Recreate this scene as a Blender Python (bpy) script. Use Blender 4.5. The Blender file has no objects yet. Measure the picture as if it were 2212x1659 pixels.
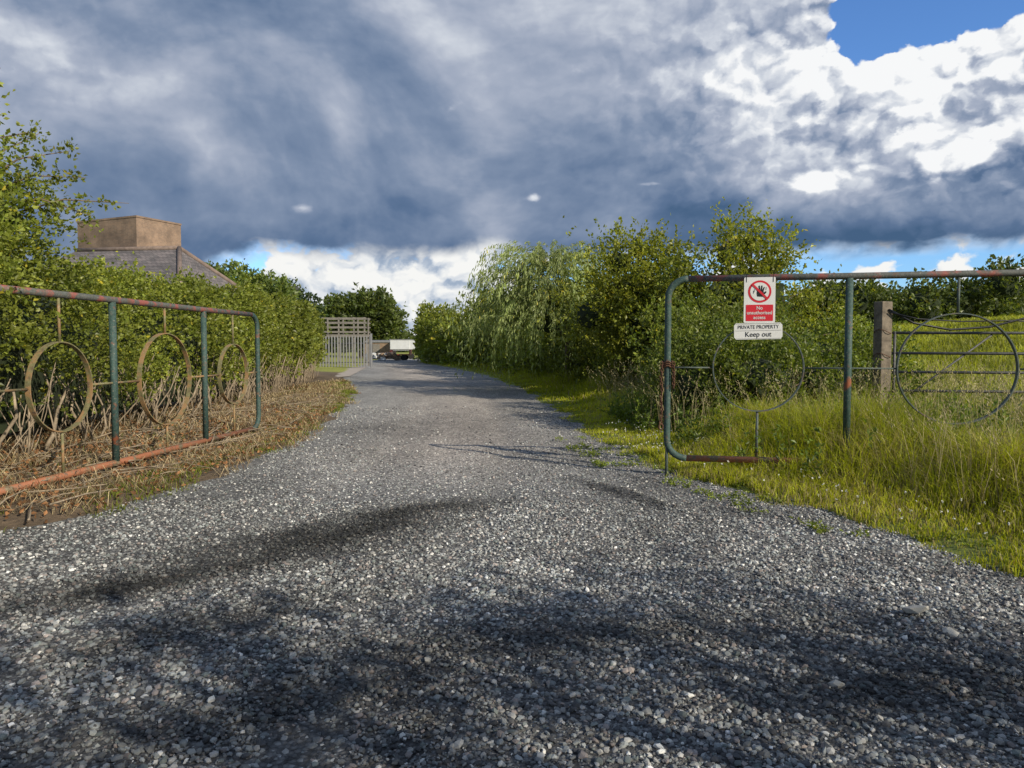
import bpy, math, numpy as np
from mathutils import Vector, Matrix
rng=np.random.default_rng(7)
scene=bpy.context.scene
PI=math.pi
# ---------------------------------------------------------------- materials
def newmat(name):
    m=bpy.data.materials.new(name); m.use_nodes=True
    nt=m.node_tree; b=nt.nodes['Principled BSDF']; return m,nt,b
def L(nt,a,b): nt.links.new(a,b)
def tcoord(nt,scale=(1,1,1),kind='Object'):
    t=nt.nodes.new('ShaderNodeTexCoord'); mp=nt.nodes.new('ShaderNodeMapping')
    mp.inputs['Scale'].default_value=scale; L(nt,t.outputs[kind],mp.inputs[0]); return mp.outputs[0]
def noise(nt,vec,scale,detail=5,rough=.6,dist=0,dim='3D'):
    n=nt.nodes.new('ShaderNodeTexNoise'); n.noise_dimensions=dim; n.inputs['Scale'].default_value=scale
    n.inputs['Detail'].default_value=detail; n.inputs['Roughness'].default_value=rough
    n.inputs['Distortion'].default_value=dist
    if vec is not None: L(nt,vec,n.inputs['Vector'])
    return n.outputs['Fac']
def ramp(nt,fac,stops):
    r=nt.nodes.new('ShaderNodeValToRGB'); e=r.color_ramp.elements
    while len(e)<len(stops): e.new(.5)
    for k,(p,c) in zip(e,stops): k.position=p; k.color=(*c,1)
    L(nt,fac,r.inputs[0]); return r.outputs[0]
def mixc(nt,fac,a,b,mode='MIX'):
    m=nt.nodes.new('ShaderNodeMix'); m.data_type='RGBA'; m.blend_type=mode
    for s,v in ((m.inputs[0],fac),(m.inputs[6],a),(m.inputs[7],b)):
        if isinstance(v,(int,float)): s.default_value=v
        elif isinstance(v,tuple): s.default_value=(*v,1)
        else: L(nt,v,s)
    return m.outputs[2]
def bump(nt,b,h,strength,dist=.02):
    n=nt.nodes.new('ShaderNodeBump'); n.inputs['Strength'].default_value=strength
    n.inputs['Distance'].default_value=dist; L(nt,h,n.inputs['Height']); L(nt,n.outputs[0],b.inputs['Normal'])
def plain(name,c,rough=.7,var=.3,scale=6,metal=0,bs=.15):
    m,nt,b=newmat(name); v=tcoord(nt); f=noise(nt,v,scale,6)
    d=tuple(x*(1-var) for x in c); l=tuple(min(1,x*(1+var)) for x in c)
    L(nt,ramp(nt,f,[(.3,d),(.7,l)]),b.inputs['Base Color'])
    b.inputs['Roughness'].default_value=rough; b.inputs['Metallic'].default_value=metal
    if bs: bump(nt,b,f,bs)
    return m
def attrmat(name,rough=.6,transl=.0,spec=.3):
    m,nt,b=newmat(name)
    a=nt.nodes.new('ShaderNodeAttribute'); a.attribute_name='Col'
    L(nt,a.outputs['Color'],b.inputs['Base Color']); b.inputs['Roughness'].default_value=rough
    b.inputs['Specular IOR Level'].default_value=spec
    if transl>0:
        t=nt.nodes.new('ShaderNodeBsdfTranslucent'); c=mixc(nt,1.0,a.outputs['Color'],(1.8,1.8,.6),'MULTIPLY')
        L(nt,c,t.inputs[0]); mx=nt.nodes.new('ShaderNodeMixShader'); mx.inputs[0].default_value=transl
        L(nt,b.outputs[0],mx.inputs[1]); L(nt,t.outputs[0],mx.inputs[2])
        L(nt,mx.outputs[0],nt.nodes['Material Output'].inputs[0])
    return m
M_leaf=attrmat('leaf',.42,.38,.4)
M_grass=attrmat('grass_blade',.5,.42,.3)
M_straw=attrmat('straw',.8,.1,.2)
M_bark=plain('bark',(.16,.12,.085),.9,.5,14,0,.5)
M_stone=attrmat('stone',.85,0,.25)
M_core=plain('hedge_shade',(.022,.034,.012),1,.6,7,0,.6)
def paint(name,green,redamt,rust=(.30,.09,.04)):
    m,nt,b=newmat(name); v=tcoord(nt)
    f1=noise(nt,v,5.5,8,.65); f2=noise(nt,v,38,5,.6)
    base=mixc(nt,ramp(nt,f2,[(.35,(0,0,0)),(.75,(1,1,1))]),green,tuple(min(1,x*1.7+.02) for x in green))
    t=.62-redamt*.35
    c=mixc(nt,ramp(nt,f1,[(t,(0,0,0)),(t+.08,(1,1,1))]),base,rust)
    f3=noise(nt,v,13,8,.7)
    c=mixc(nt,ramp(nt,f3,[(.56,(0,0,0)),(.66,(1,1,1))]),c,(.13,.085,.06))
    f4=noise(nt,v,60,4,.7)
    c=mixc(nt,ramp(nt,f4,[(.60,(0,0,0)),(.68,(1,1,1))]),c,(.28,.25,.21))
    L(nt,c,b.inputs['Base Color']); b.inputs['Roughness'].default_value=.7; bump(nt,b,f2,.3,.004)
    return m
M_pg=paint('worn_green_paint',(.024,.055,.05),.1)
M_ptop=paint('worn_top_paint',(.07,.075,.07),.38,(.28,.085,.07))
M_pbot=paint('worn_red_paint',(.13,.10,.06),.62,(.32,.12,.06))
M_prr=paint('worn_ring_paint',(.13,.12,.055),.40,(.30,.18,.085))
M_prg=paint('grey_ring_paint',(.05,.07,.065),.15,(.18,.12,.10))
M_rust=plain('rust',(.10,.045,.025),.85,.5,30)
# ---------------------------------------------------------------- mesh utils
def link(o,parent=None):
    scene.collection.objects.link(o)
    if parent: o.parent=parent
    return o
def empty(name,loc=(0,0,0),rz=0):
    o=bpy.data.objects.new(name,None); o.location=loc; o.rotation_euler=(0,0,rz); o.empty_display_size=.2
    return link(o)
def npmesh(name,verts,facelist,mat,col=None,parent=None,smooth=False):
    verts=np.ascontiguousarray(verts,dtype=np.float32).reshape(-1,3)
    me=bpy.data.meshes.new(name); me.vertices.add(len(verts)); me.vertices.foreach_set('co',verts.ravel())
    li=[];tot=[]
    for f in facelist:
        f=np.asarray(f,dtype=np.int32)
        if len(f)==0: continue
        li.append(f.ravel()); tot.append(np.full(len(f),f.shape[1],np.int32))
    li=np.concatenate(li); tot=np.concatenate(tot); st=np.concatenate([[0],np.cumsum(tot)[:-1]]).astype(np.int32)
    me.loops.add(len(li)); me.loops.foreach_set('vertex_index',li)
    me.polygons.add(len(tot)); me.polygons.foreach_set('loop_start',st); me.polygons.foreach_set('loop_total',tot)
    if smooth: me.polygons.foreach_set('use_smooth',np.ones(len(tot),bool))
    me.update(calc_edges=True)
    if not smooth: me.shade_flat()
    if col is not None:
        a=me.attributes.new('Col','FLOAT_COLOR','POINT'); c=np.ones((len(verts),4),np.float32); c[:,:3]=col
        a.data.foreach_set('color',c.ravel())
    me.materials.append(mat)
    return link(bpy.data.objects.new(name,me),parent)
class Buf:
    def __init__(s): s.v=[];s.f=[];s.n=0
    def add(s,v,f):
        s.v.append(np.asarray(v,float)); s.f+= [tuple(i+s.n for i in q) for q in f]; s.n+=len(v)
    def tube(s,pts,rad,k=8):
        pts=[Vector(p) for p in pts]; n=len(pts)
        if not hasattr(rad,'__len__'): rad=[rad]*n
        up=Vector((0,0,1)); vs=[]; 
        t0=(pts[1]-pts[0]).normalized(); ref=up if abs(t0.z)<.9 else Vector((0,1,0))
        x=t0.cross(ref).normalized()
        for i in range(n):
            t=(pts[min(i+1,n-1)]-pts[max(i-1,0)]).normalized()
            x=(x-t*x.dot(t)).normalized(); y=t.cross(x)
            for j in range(k):
                a=2*PI*j/k; vs.append(pts[i]+(x*math.cos(a)+y*math.sin(a))*rad[i])
        fs=[(i*k+j,i*k+(j+1)%k,(i+1)*k+(j+1)%k,(i+1)*k+j) for i in range(n-1) for j in range(k)]
        fs.append(tuple(range(k))[::-1]); fs.append(tuple((n-1)*k+j for j in range(k)))
        s.add([tuple(v) for v in vs],fs)
    def box(s,c,d,rz=0,rx=0):
        R=Matrix.Rotation(rz,3,'Z')@Matrix.Rotation(rx,3,'X')
        vs=[tuple(Vector(c)+R@Vector((sx*d[0]/2,sy*d[1]/2,sz*d[2]/2))) for sx in(-1,1) for sy in(-1,1) for sz in(-1,1)]
        s.add(vs,[(0,1,3,2),(4,6,7,5),(0,4,5,1),(2,3,7,6),(0,2,6,4),(1,5,7,3)])
    def obj(s,name,mat,parent=None,smooth=False,bevel=0):
        me=bpy.data.meshes.new(name); me.from_pydata([tuple(p) for p in np.concatenate(s.v)],[],s.f); me.update()
        if smooth:
            me.polygons.foreach_set('use_smooth',[len(p.vertices)==4 for p in me.polygons])
        me.materials.append(mat); o=link(bpy.data.objects.new(name,me),parent)
        if bevel:
            b=o.modifiers.new('b','BEVEL'); b.width=bevel; b.segments=2
        return o
def hashn(i,j,k,seed):
    h=(i*374761393+j*668265263+k*2147483647+seed*974711)&0xffffffff
    h=((h^(h>>13))*1274126177)&0xffffffff
    return ((h^(h>>16))&0xffff)/65535.0
def vn(p,seed=0):
    p=np.asarray(p,float); f=np.floor(p).astype(np.int64); t=p-f; t=t*t*(3-2*t); r=0
    for a in(0,1):
        for b in(0,1):
            for c in(0,1):
                w=(t[:,0] if a else 1-t[:,0])*(t[:,1] if b else 1-t[:,1])*(t[:,2] if c else 1-t[:,2])
                r=r+w*hashn(f[:,0]+a,f[:,1]+b,f[:,2]+c,seed)
    return r
def fbm(p,seed=0,o=4):
    r=0;a=.5;tot=0
    for i in range(o):
        r=r+a*vn(np.asarray(p)*2**i,seed+i); tot+=a; a*=.5
    return r/tot
def nrm(a): return a/np.maximum(np.linalg.norm(a,axis=1,keepdims=True),1e-9)
def sst(a,b,x): t=np.clip((x-a)/(b-a),0,1); return t*t*(3-2*t)
# ---------------------------------------------------------------- terrain
Lp=np.array([(-20,-40),(2.5,-16),(3.6,-9),(4.4,-5.6),(5.1,-3.75),(6.2,-3.2),(7.76,-3.0),(9.5,-3.0),(12.8,-3.3),(18.3,-4.0),(24.5,-5.2),(36,-8.2),(50,-10.6),(72,-13.6),(95,-22),(110,-26)])
Rp=np.array([(-20,40),(2.5,16),(3.5,7),(4.33,3.0),(5.7,2.62),(7,2.1),(7.76,1.75),(10.4,1.25),(15.6,1.0),(24.5,.35),(37,-1.3),(50,-3.95),(72,-9.2),(95,-9),(110,-9)])
def roadL(Y): return np.interp(Y,Lp[:,0],Lp[:,1])
def roadR(Y): return np.interp(Y,Rp[:,0],Rp[:,1])
def hgt(X,Y):
    X=np.asarray(X,float);Y=np.asarray(Y,float)
    dr=X-roadR(Y); dl=roadL(Y)-X; d=np.maximum(dr,dl)
    e=(fbm(np.stack([X.ravel()*1.4,Y.ravel()*1.4,X.ravel()*0],1),5,3).reshape(X.shape)-.5)*.6
    d2=d+e
    z=-.06+.10*sst(-.25,.35,d2)
    z=z+.10*sst(.3,3,dl)*(dl>0)+.08*sst(.3,3,dr)*(dr>0)
    z=z+3.2*sst(5,38,X)*sst(11,50,Y)
    z=np.where(Y>110,np.maximum(z,.02),z)
    return z
def axis(lo,hi,fine_lo,fine_hi,st):
    a=[*np.arange(fine_lo,fine_hi,st)]
    x=fine_hi;s=st
    while x<hi: a.append(x); s*=1.12; x+=s
    x=fine_lo-st;s=st
    while x>lo: a.insert(0,x); s*=1.12; x-=s
    return np.array(a)
def gridmesh(name,xs,ys,zf,mat,colf=None):
    X,Y=np.meshgrid(xs,ys); Z=zf(X,Y); n=len(xs); m=len(ys)
    v=np.stack([X,Y,Z],-1).reshape(-1,3)
    i=np.arange(n*m).reshape(m,n); q=np.stack([i[:-1,:-1],i[:-1,1:],i[1:,1:],i[1:,:-1]],-1).reshape(-1,4)
    return npmesh(name,v,[q],mat,colf(v) if colf else None,None,True)
mg,nt,b=newmat('ground_mat'); a=nt.nodes.new('ShaderNodeAttribute'); a.attribute_name='Col'
v=tcoord(nt); f=noise(nt,v,9,8,.7)
L(nt,mixc(nt,1.0,a.outputs['Color'],ramp(nt,f,[(.25,(.45,.45,.45)),(.75,(1.5,1.5,1.5))]),'MULTIPLY'),b.inputs['Base Color'])
b.inputs['Roughness'].default_value=.95; bump(nt,b,f,.8,.05)
def gcol(v):
    X,Y=v[:,0],v[:,1]; c=np.tile(np.array([.12,.15,.03]),(len(v),1))
    n=fbm(np.stack([X*.5,Y*.5,X*0],1),3)[:,None]
    c=c*(.6+.8*n)
    far=sst(15,40,np.hypot(X,Y))[:,None]; c=c*(1-far)+np.array([.26,.28,.05])*(.7+.6*n)*far
    left=((X<roadL(Y)+.3)&(Y<40)&(X>-12))[:,None]
    m=fbm(np.stack([X*2,Y*2,X*0],1),9)[:,None]
    c=np.where(left,np.array([.14,.10,.065])*(.4+1.1*m),c)
    return c
gridmesh('ground',axis(-900,900,-9,9,.22),axis(-60,1500,-2,26,.22),hgt,mg,gcol)
# gravel road
mr,nt,b=newmat('gravel_mat'); a=nt.nodes.new('ShaderNodeAttribute'); a.attribute_name='Col'
v=tcoord(nt)
vo=nt.nodes.new('ShaderNodeTexVoronoi'); vo.inputs['Scale'].default_value=46; L(nt,v,vo.inputs['Vector'])
vo2=nt.nodes.new('ShaderNodeTexVoronoi'); vo2.inputs['Scale'].default_value=110; L(nt,v,vo2.inputs['Vector'])
sx=nt.nodes.new('ShaderNodeSeparateColor'); L(nt,vo.outputs['Color'],sx.inputs[0])
cc=ramp(nt,sx.outputs[0],[(0,(.40,.40,.42)),(.5,(.9,.91,.93)),(.85,(1.25,1.25,1.25)),(1,(2.3,2.3,2.3))])
dd=ramp(nt,vo.outputs['Distance'],[(.25,(1,1,1)),(.75,(.45,.45,.45))])
c=mixc(nt,1,mixc(nt,1,a.outputs['Color'],cc,'MULTIPLY'),dd,'MULTIPLY')
L(nt,c,b.inputs['Base Color']); b.inputs['Roughness'].default_value=.9
ad=nt.nodes.new('ShaderNodeMath'); ad.operation='MULTIPLY_ADD'; ad.inputs[1].default_value=.4
L(nt,vo2.outputs['Distance'],ad.inputs[0]); L(nt,vo.outputs['Distance'],ad.inputs[2])
iv=nt.nodes.new('ShaderNodeMath'); iv.operation='SUBTRACT'; iv.inputs[0].default_value=1; L(nt,ad.outputs[0],iv.inputs[1])
bump(nt,b,iv.outputs[0],.8,.015)
def trackc(Y): # centre of the used track
    return np.interp(Y,[0,3,5,8,12,20,36,60],[-1.6,-1.4,-1.1,-.8,-.9,-1.4,-4.5,-9])
def damp_shade(X,Y):
    s=X-trackc(Y)
    n=fbm(np.stack([s*.9,Y*.4,X*0],1),21,4)
    n2=fbm(np.stack([s*3,Y*2,X*0],1),31,3)
    d=1.05+.9*(n-.5)+.35*(n2-.5)
    for cx,cy,rx,ry,am,rot in((-1.25,5.45,1.0,.42,.95,.75),(-.6,6.3,.7,.22,.7,.5),(.95,6.9,.10,.95,.75,.45),(-2.3,4.1,1.3,.28,.75,.6),(.2,3.4,1.5,.22,.55,.1),(1.6,2.9,.9,.25,.5,.2),(-1.0,2.7,1.0,.25,.6,.5),(2.2,5.9,.9,.30,.55,-.5),(-1.6,3.5,1.1,.25,.6,.65),(3.2,4.4,1.2,.3,.5,-.2)):  # damp ruts, plus the shadow line of the gravel ridge painted in
        dx=X-cx;dy=Y-cy;u=dx*math.cos(rot)+dy*math.sin(rot);w=-dx*math.sin(rot)+dy*math.cos(rot)
        d=d-am*np.exp(-(u/rx)**2-(w/ry)**2)*np.clip(.2+1.5*n2,0,1.2)
    return d,n2
def rcol(v):
    X,Y=v[:,0],v[:,1]; d,n2=damp_shade(X,Y)
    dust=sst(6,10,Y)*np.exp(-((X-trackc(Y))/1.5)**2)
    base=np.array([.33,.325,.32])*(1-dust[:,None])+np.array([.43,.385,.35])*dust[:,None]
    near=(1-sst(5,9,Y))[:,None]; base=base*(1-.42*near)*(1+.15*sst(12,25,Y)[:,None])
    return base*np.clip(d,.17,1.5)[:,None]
def rz(X,Y):
    s=(X-trackc(Y)).ravel(); n=fbm(np.stack([s*1.2,Y.ravel()*.5,s*0],1),77,3).reshape(X.shape)
    z=.0+.04*(n-.5)
    for c in(-.75,.75): z=z-.02*np.exp(-((X-trackc(Y)-c)/.22)**2)
    z=z+.035*np.exp(-((X-(1.05-.45*(Y-6.9)))/.10)**2)*np.exp(-((Y-6.9)/.8)**2)
    return z
ys=np.concatenate([np.arange(-12,16,.14),np.arange(16,108,.6)])
T=np.linspace(0,1,90); rowsX=[]
for y in ys:
    l,r=roadL(y)-.5,roadR(y)+.5; l=max(l,-16);r=min(r,16); rowsX.append(l+(r-l)*T)
X=np.array(rowsX);Y=np.repeat(ys[:,None],90,1);Z=rz(X,Y); vv=np.stack([X,Y,Z],-1).reshape(-1,3)
i=np.arange(len(vv)).reshape(len(ys),90); q=np.stack([i[:-1,:-1],i[:-1,1:],i[1:,1:],i[1:,:-1]],-1).reshape(-1,4)
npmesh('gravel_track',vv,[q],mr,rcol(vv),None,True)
# loose stones
t=(1+5**.5)/2
ico=np.array([(-1,t,0),(1,t,0),(-1,-t,0),(1,-t,0),(0,-1,t),(0,1,t),(0,-1,-t),(0,1,-t),(t,0,-1),(t,0,1),(-t,0,-1),(-t,0,1)])/math.sqrt(1+t*t)
icf=np.array([(0,11,5),(0,5,1),(0,1,7),(0,7,10),(0,10,11),(1,5,9),(5,11,4),(11,10,2),(10,7,6),(7,1,8),(3,9,4),(3,4,2),(3,2,6),(3,6,8),(3,8,9),(4,9,5),(2,4,11),(6,2,10),(8,6,7),(9,8,1)])
cub=np.array([(sx_,sy_,sz_) for sx_ in(-1,1) for sy_ in(-1,1) for sz_ in(-1,1)])*.62
cuf=np.array([(0,1,3),(0,3,2),(4,6,7),(4,7,5),(0,4,5),(0,5,1),(2,3,7),(2,7,6),(0,2,6),(0,6,4),(1,5,7),(1,7,3)])
def randrot(n):
    q=nrm(rng.normal(size=(n,4))); w,x,y,z=q.T
    return np.stack([1-2*(y*y+z*z),2*(x*y-w*z),2*(x*z+w*y),2*(x*y+w*z),1-2*(x*x+z*z),2*(y*z-w*x),2*(x*z-w*y),2*(y*z+w*x),1-2*(x*x+y*y)],1).reshape(-1,3,3)
def stones(x,y,size,base=ico,bf_=icf,jit=.30):
    n=len(x); k_=len(base); S=base[None]*(1+rng.uniform(-jit,jit,(n,k_,3)))
    S=S*rng.uniform(.5,1.2,(n,1,3)); S=np.einsum('nij,nkj->nki',randrot(n),S); S[:,:,2]*=.75
    S=S*size[:,None,None]
    z=rz(x,y)+size*rng.uniform(.0,.6,n)
    S=S+np.stack([x,y,z],1)[:,None,:]
    d,n2=damp_shade(x,y); r=rng.random(n)
    pal=np.array([(.225,.23,.23),(.30,.32,.325),(.10,.10,.105),(.40,.395,.385),(.30,.26,.245),(.72,.71,.68),(.19,.215,.21)])
    k=np.searchsorted(np.cumsum([.25,.19,.26,.12,.08,.045]),r); c=pal[k]*rng.uniform(.75,1.3,(n,1))
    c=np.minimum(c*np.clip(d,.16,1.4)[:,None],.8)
    F=(bf_[None]+k_*np.arange(n)[:,None,None]).reshape(-1,3)
    return S.reshape(-1,3),F,np.repeat(c,k_,0)
def scatter(n,x0,x1,y0,y1):
    x=rng.uniform(x0,x1,n);y=rng.uniform(y0,y1,n); return x,y
xs_,ys_,ss_=[],[],[]
def zone(y0,y1,dens,s0,s1,lim):
    w=lim; n=int(dens*2*w*(y1-y0)); x,y=scatter(n,-w,w,y0,y1)
    e=(vn(np.stack([x*3,y*3,x*0],1),44)-.5)*.7
    k=(x>roadL(y)-.2+e)&(x<roadR(y)+.25+e)&(np.abs(x)<y*.74+.9)
    dust=sst(5,9,y)*np.exp(-((x-trackc(y))/1.3)**2); k&=rng.random(n)>dust*.85
    x,y=x[k],y[k]; s=rng.uniform(0,1,len(x))**3.2*(s1-s0)+s0
    xs_.append(x);ys_.append(y);ss_.append(s)
zone(1.7,3.4,4200,.0050,.018,3.4)
zone(3.4,4.6,2700,.0060,.017,4.3)
zone(4.6,6.5,1500,.0070,.017,5.5)
zone(6.5,10,560,.0085,.016,4.5)
zone(10,17,120,.011,.020,4.5)
sx_=np.concatenate(xs_);sy_=np.concatenate(ys_);sz__=np.concatenate(ss_); near=sz__>.0105
V,F,C=stones(sx_[near],sy_[near],sz__[near]); V2,F2,C2=stones(sx_[~near],sy_[~near],sz__[~near]*1.15,cub,cuf,.45)
npmesh('gravel',np.concatenate([V,V2]),[F,F2+len(V)],M_stone,np.concatenate([C,C2]))
V,F,C=stones(np.array([2.02,2.05,1.3]),np.array([3.65,3.4,2.9]),np.array([.058,.035,.03])); C[:]=np.array([.46,.44,.40])
npmesh('rock',V,[F],M_stone,C)
# concrete drive
mc=plain('concrete',(.40,.35,.31),.9,.2,2)
vv=[(-10.2,52,.03),(-7.7,35,.03),(-9.2,30,.03),(-15,36,.03),(-16,53,.03)]
me=bpy.data.meshes.new('concrete_drive'); me.from_pydata(vv,[],[(0,4,3,2,1)]); me.materials.append(mc); link(bpy.data.objects.new('concrete_drive',me))
# ---------------------------------------------------------------- foliage
def leaves_mesh(name,C,D,ln,wd,col,mat,parent=None):
    n=len(C); R=rng.normal(size=(n,3)); S=nrm(np.cross(D,R)); Nn=np.cross(S,D)
    ln=np.broadcast_to(ln,(n,))[:,None]; wd=np.broadcast_to(wd,(n,))[:,None]
    m=C+D*ln*.45+Nn*ln*.10
    V=np.stack([C,m+S*wd*.5,C+D*ln,m-S*wd*.5],1).reshape(-1,3)
    F=np.arange(4*n).reshape(n,4)
    return npmesh(name,V,[F],mat,np.repeat(col,4,0),parent)
def sprigs(S,d,ln,k,spread,droop=.15):
    M=len(S); t=rng.uniform(.05,1,(M,k)); ln=np.broadcast_to(ln,(M,))
    P=S[:,None]+d[:,None]*(ln[:,None]*t)[...,None]
    P[...,2]-=droop*ln[:,None]*t*t
    P=P+rng.normal(size=(M,k,3))*spread*(1.15-t)[...,None]
    D=nrm((d[:,None]*.8+rng.normal(size=(M,k,3))*.8).reshape(-1,3))
    return P.reshape(-1,3),D,t.ravel()
G1=np.array([.115,.155,.026]); G2=np.array([.19,.22,.036]); G3=np.array([.040,.075,.020])
def leafcol(P,t,M,k,c1=G1,c2=G2,var=.35,seed=0):
    h=np.repeat(rng.random(M),k)[:,None]; n=vn(P*.9,seed+50)[:,None]
    c=c1*(1-h)+c2*h; c=c*(.65+.7*n)*(1-var+2*var*rng.random((len(P),1)))
    c=c*(.68+.55*t[:,None])  # inner shade put into the leaf colour, darker towards the sprig base
    yl=rng.random(len(P))<.02; c[yl]=c[yl]*np.array([2.0,1.5,.9])
    return c
def blobs_foliage(name,blobs,parent,dens,k,leaf,c1=G1,c2=G2,spl=.45,gap=.42,seed=0):
    Ps=[];Ds=[];Cs=[]
    for bi,(x,y,z,rx,ry,rz_) in enumerate(blobs):
        area=4*PI*((rx*ry)**1.6/3+(rx*rz_)**1.6/3+(ry*rz_)**1.6/3)**(1/1.6)
        M=int(area*dens); u=nrm(rng.normal(size=(M,3))); r=rng.uniform(.55,1.0,(M,1))**.6
        r=r*(.70+.6*vn(u*2.6+bi*7.3,seed+3)[:,None])
        S=u*r*np.array([rx,ry,rz_])+np.array([x,y,z])
        g=vn(S*1.5,seed+11); keep=(g>gap*.8)&(S[:,2]>hgt(S[:,0],S[:,1])+.03); S=S[keep];u=u[keep]; M=len(S)
        d=nrm(u*.8+np.array([0,0,.55])+rng.normal(size=(M,3))*.45)
        ln=rng.uniform(.4,1.2,M)*spl; ln=np.where(rng.random(M)<.06,ln*1.9,ln)
        P,D,t=sprigs(S,d,ln,k,leaf*.9)
        Ps.append(P);Ds.append(D);Cs.append(leafcol(P,t,M,k,c1,c2,.35,seed))
    P=np.concatenate(Ps);D=np.concatenate(Ds);C=np.concatenate(Cs)
    z=leaf*rng.uniform(.7,1.3,len(P))
    return leaves_mesh(name,P,D,z,z*.62,C,M_leaf,parent)
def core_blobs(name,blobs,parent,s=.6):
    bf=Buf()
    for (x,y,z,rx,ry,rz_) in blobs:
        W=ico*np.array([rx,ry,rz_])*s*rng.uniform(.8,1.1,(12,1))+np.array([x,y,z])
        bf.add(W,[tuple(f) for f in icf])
    return bf.obj(name,M_core,parent)  # solid dark lumps stand in for the shaded inside of the foliage
def limbs(name,base,r0,blobs,parent,trunk_h):
    bf=Buf(); bx,by=base; bz=float(hgt(np.array([bx]),np.array([by]))[0])-.1
    top=Vector((bx+rng.uniform(-.1,.1),by,bz+trunk_h))
    bf.tube([(bx,by,bz),((bx*2+top.x)/3+.04,by,bz+trunk_h*.4),tuple(top)],[r0*1.25,r0*.95,r0*.8],8)
    for (x,y,z,rx,ry,rz_) in blobs:
        e=Vector((x,y,z+rz_*.5)); m=(top+e)/2+Vector(rng.normal(size=3)*.12)
        bf.tube([top-Vector((0,0,.1)),m,e],[r0*.6,r0*.35,r0*.1],6)
        for _ in range(3):
            u=rng.normal(size=3); u/=np.linalg.norm(u); u[2]=abs(u[2])
            q=Vector((x+u[0]*rx*.9,y+u[1]*ry*.9,z+u[2]*rz_*.9)); bf.tube([m,(m+q)/2+Vector(rng.normal(size=3)*.08),q],[r0*.25,r0*.15,r0*.04],5)
    return bf.obj(name,M_bark,parent,True)
def tree(name,base,trunk_h,r0,blobs,dens,k,leaf,c1=G1,c2=G2,spl=.5,core=.55,gap=.42,seed=0):
    e=empty(name); limbs('trunk',base,r0,blobs,e,trunk_h)
    blobs_foliage('crown',blobs,e,dens,k,leaf,c1,c2,spl,gap,seed)
    if core: core_blobs('dark_crown_core',blobs,e,core)
    return e
def pathinterp(path,s):
    p=np.array(path,float); seg=np.hypot(*np.diff(p[:,:2],axis=0).T); cs=np.concatenate([[0],np.cumsum(seg)])
    x=np.interp(s,cs,p[:,0]);y=np.interp(s,cs,p[:,1]);h=np.interp(s,cs,p[:,2])
    x2=np.interp(s+.3,cs,p[:,0]);y2=np.interp(s+.3,cs,p[:,1]); x1=np.interp(s-.3,cs,p[:,0]);y1=np.interp(s-.3,cs,p[:,1])
    t=nrm(np.stack([x2-x1,y2-y1],1)); return x,y,h,t,cs[-1]
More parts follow.
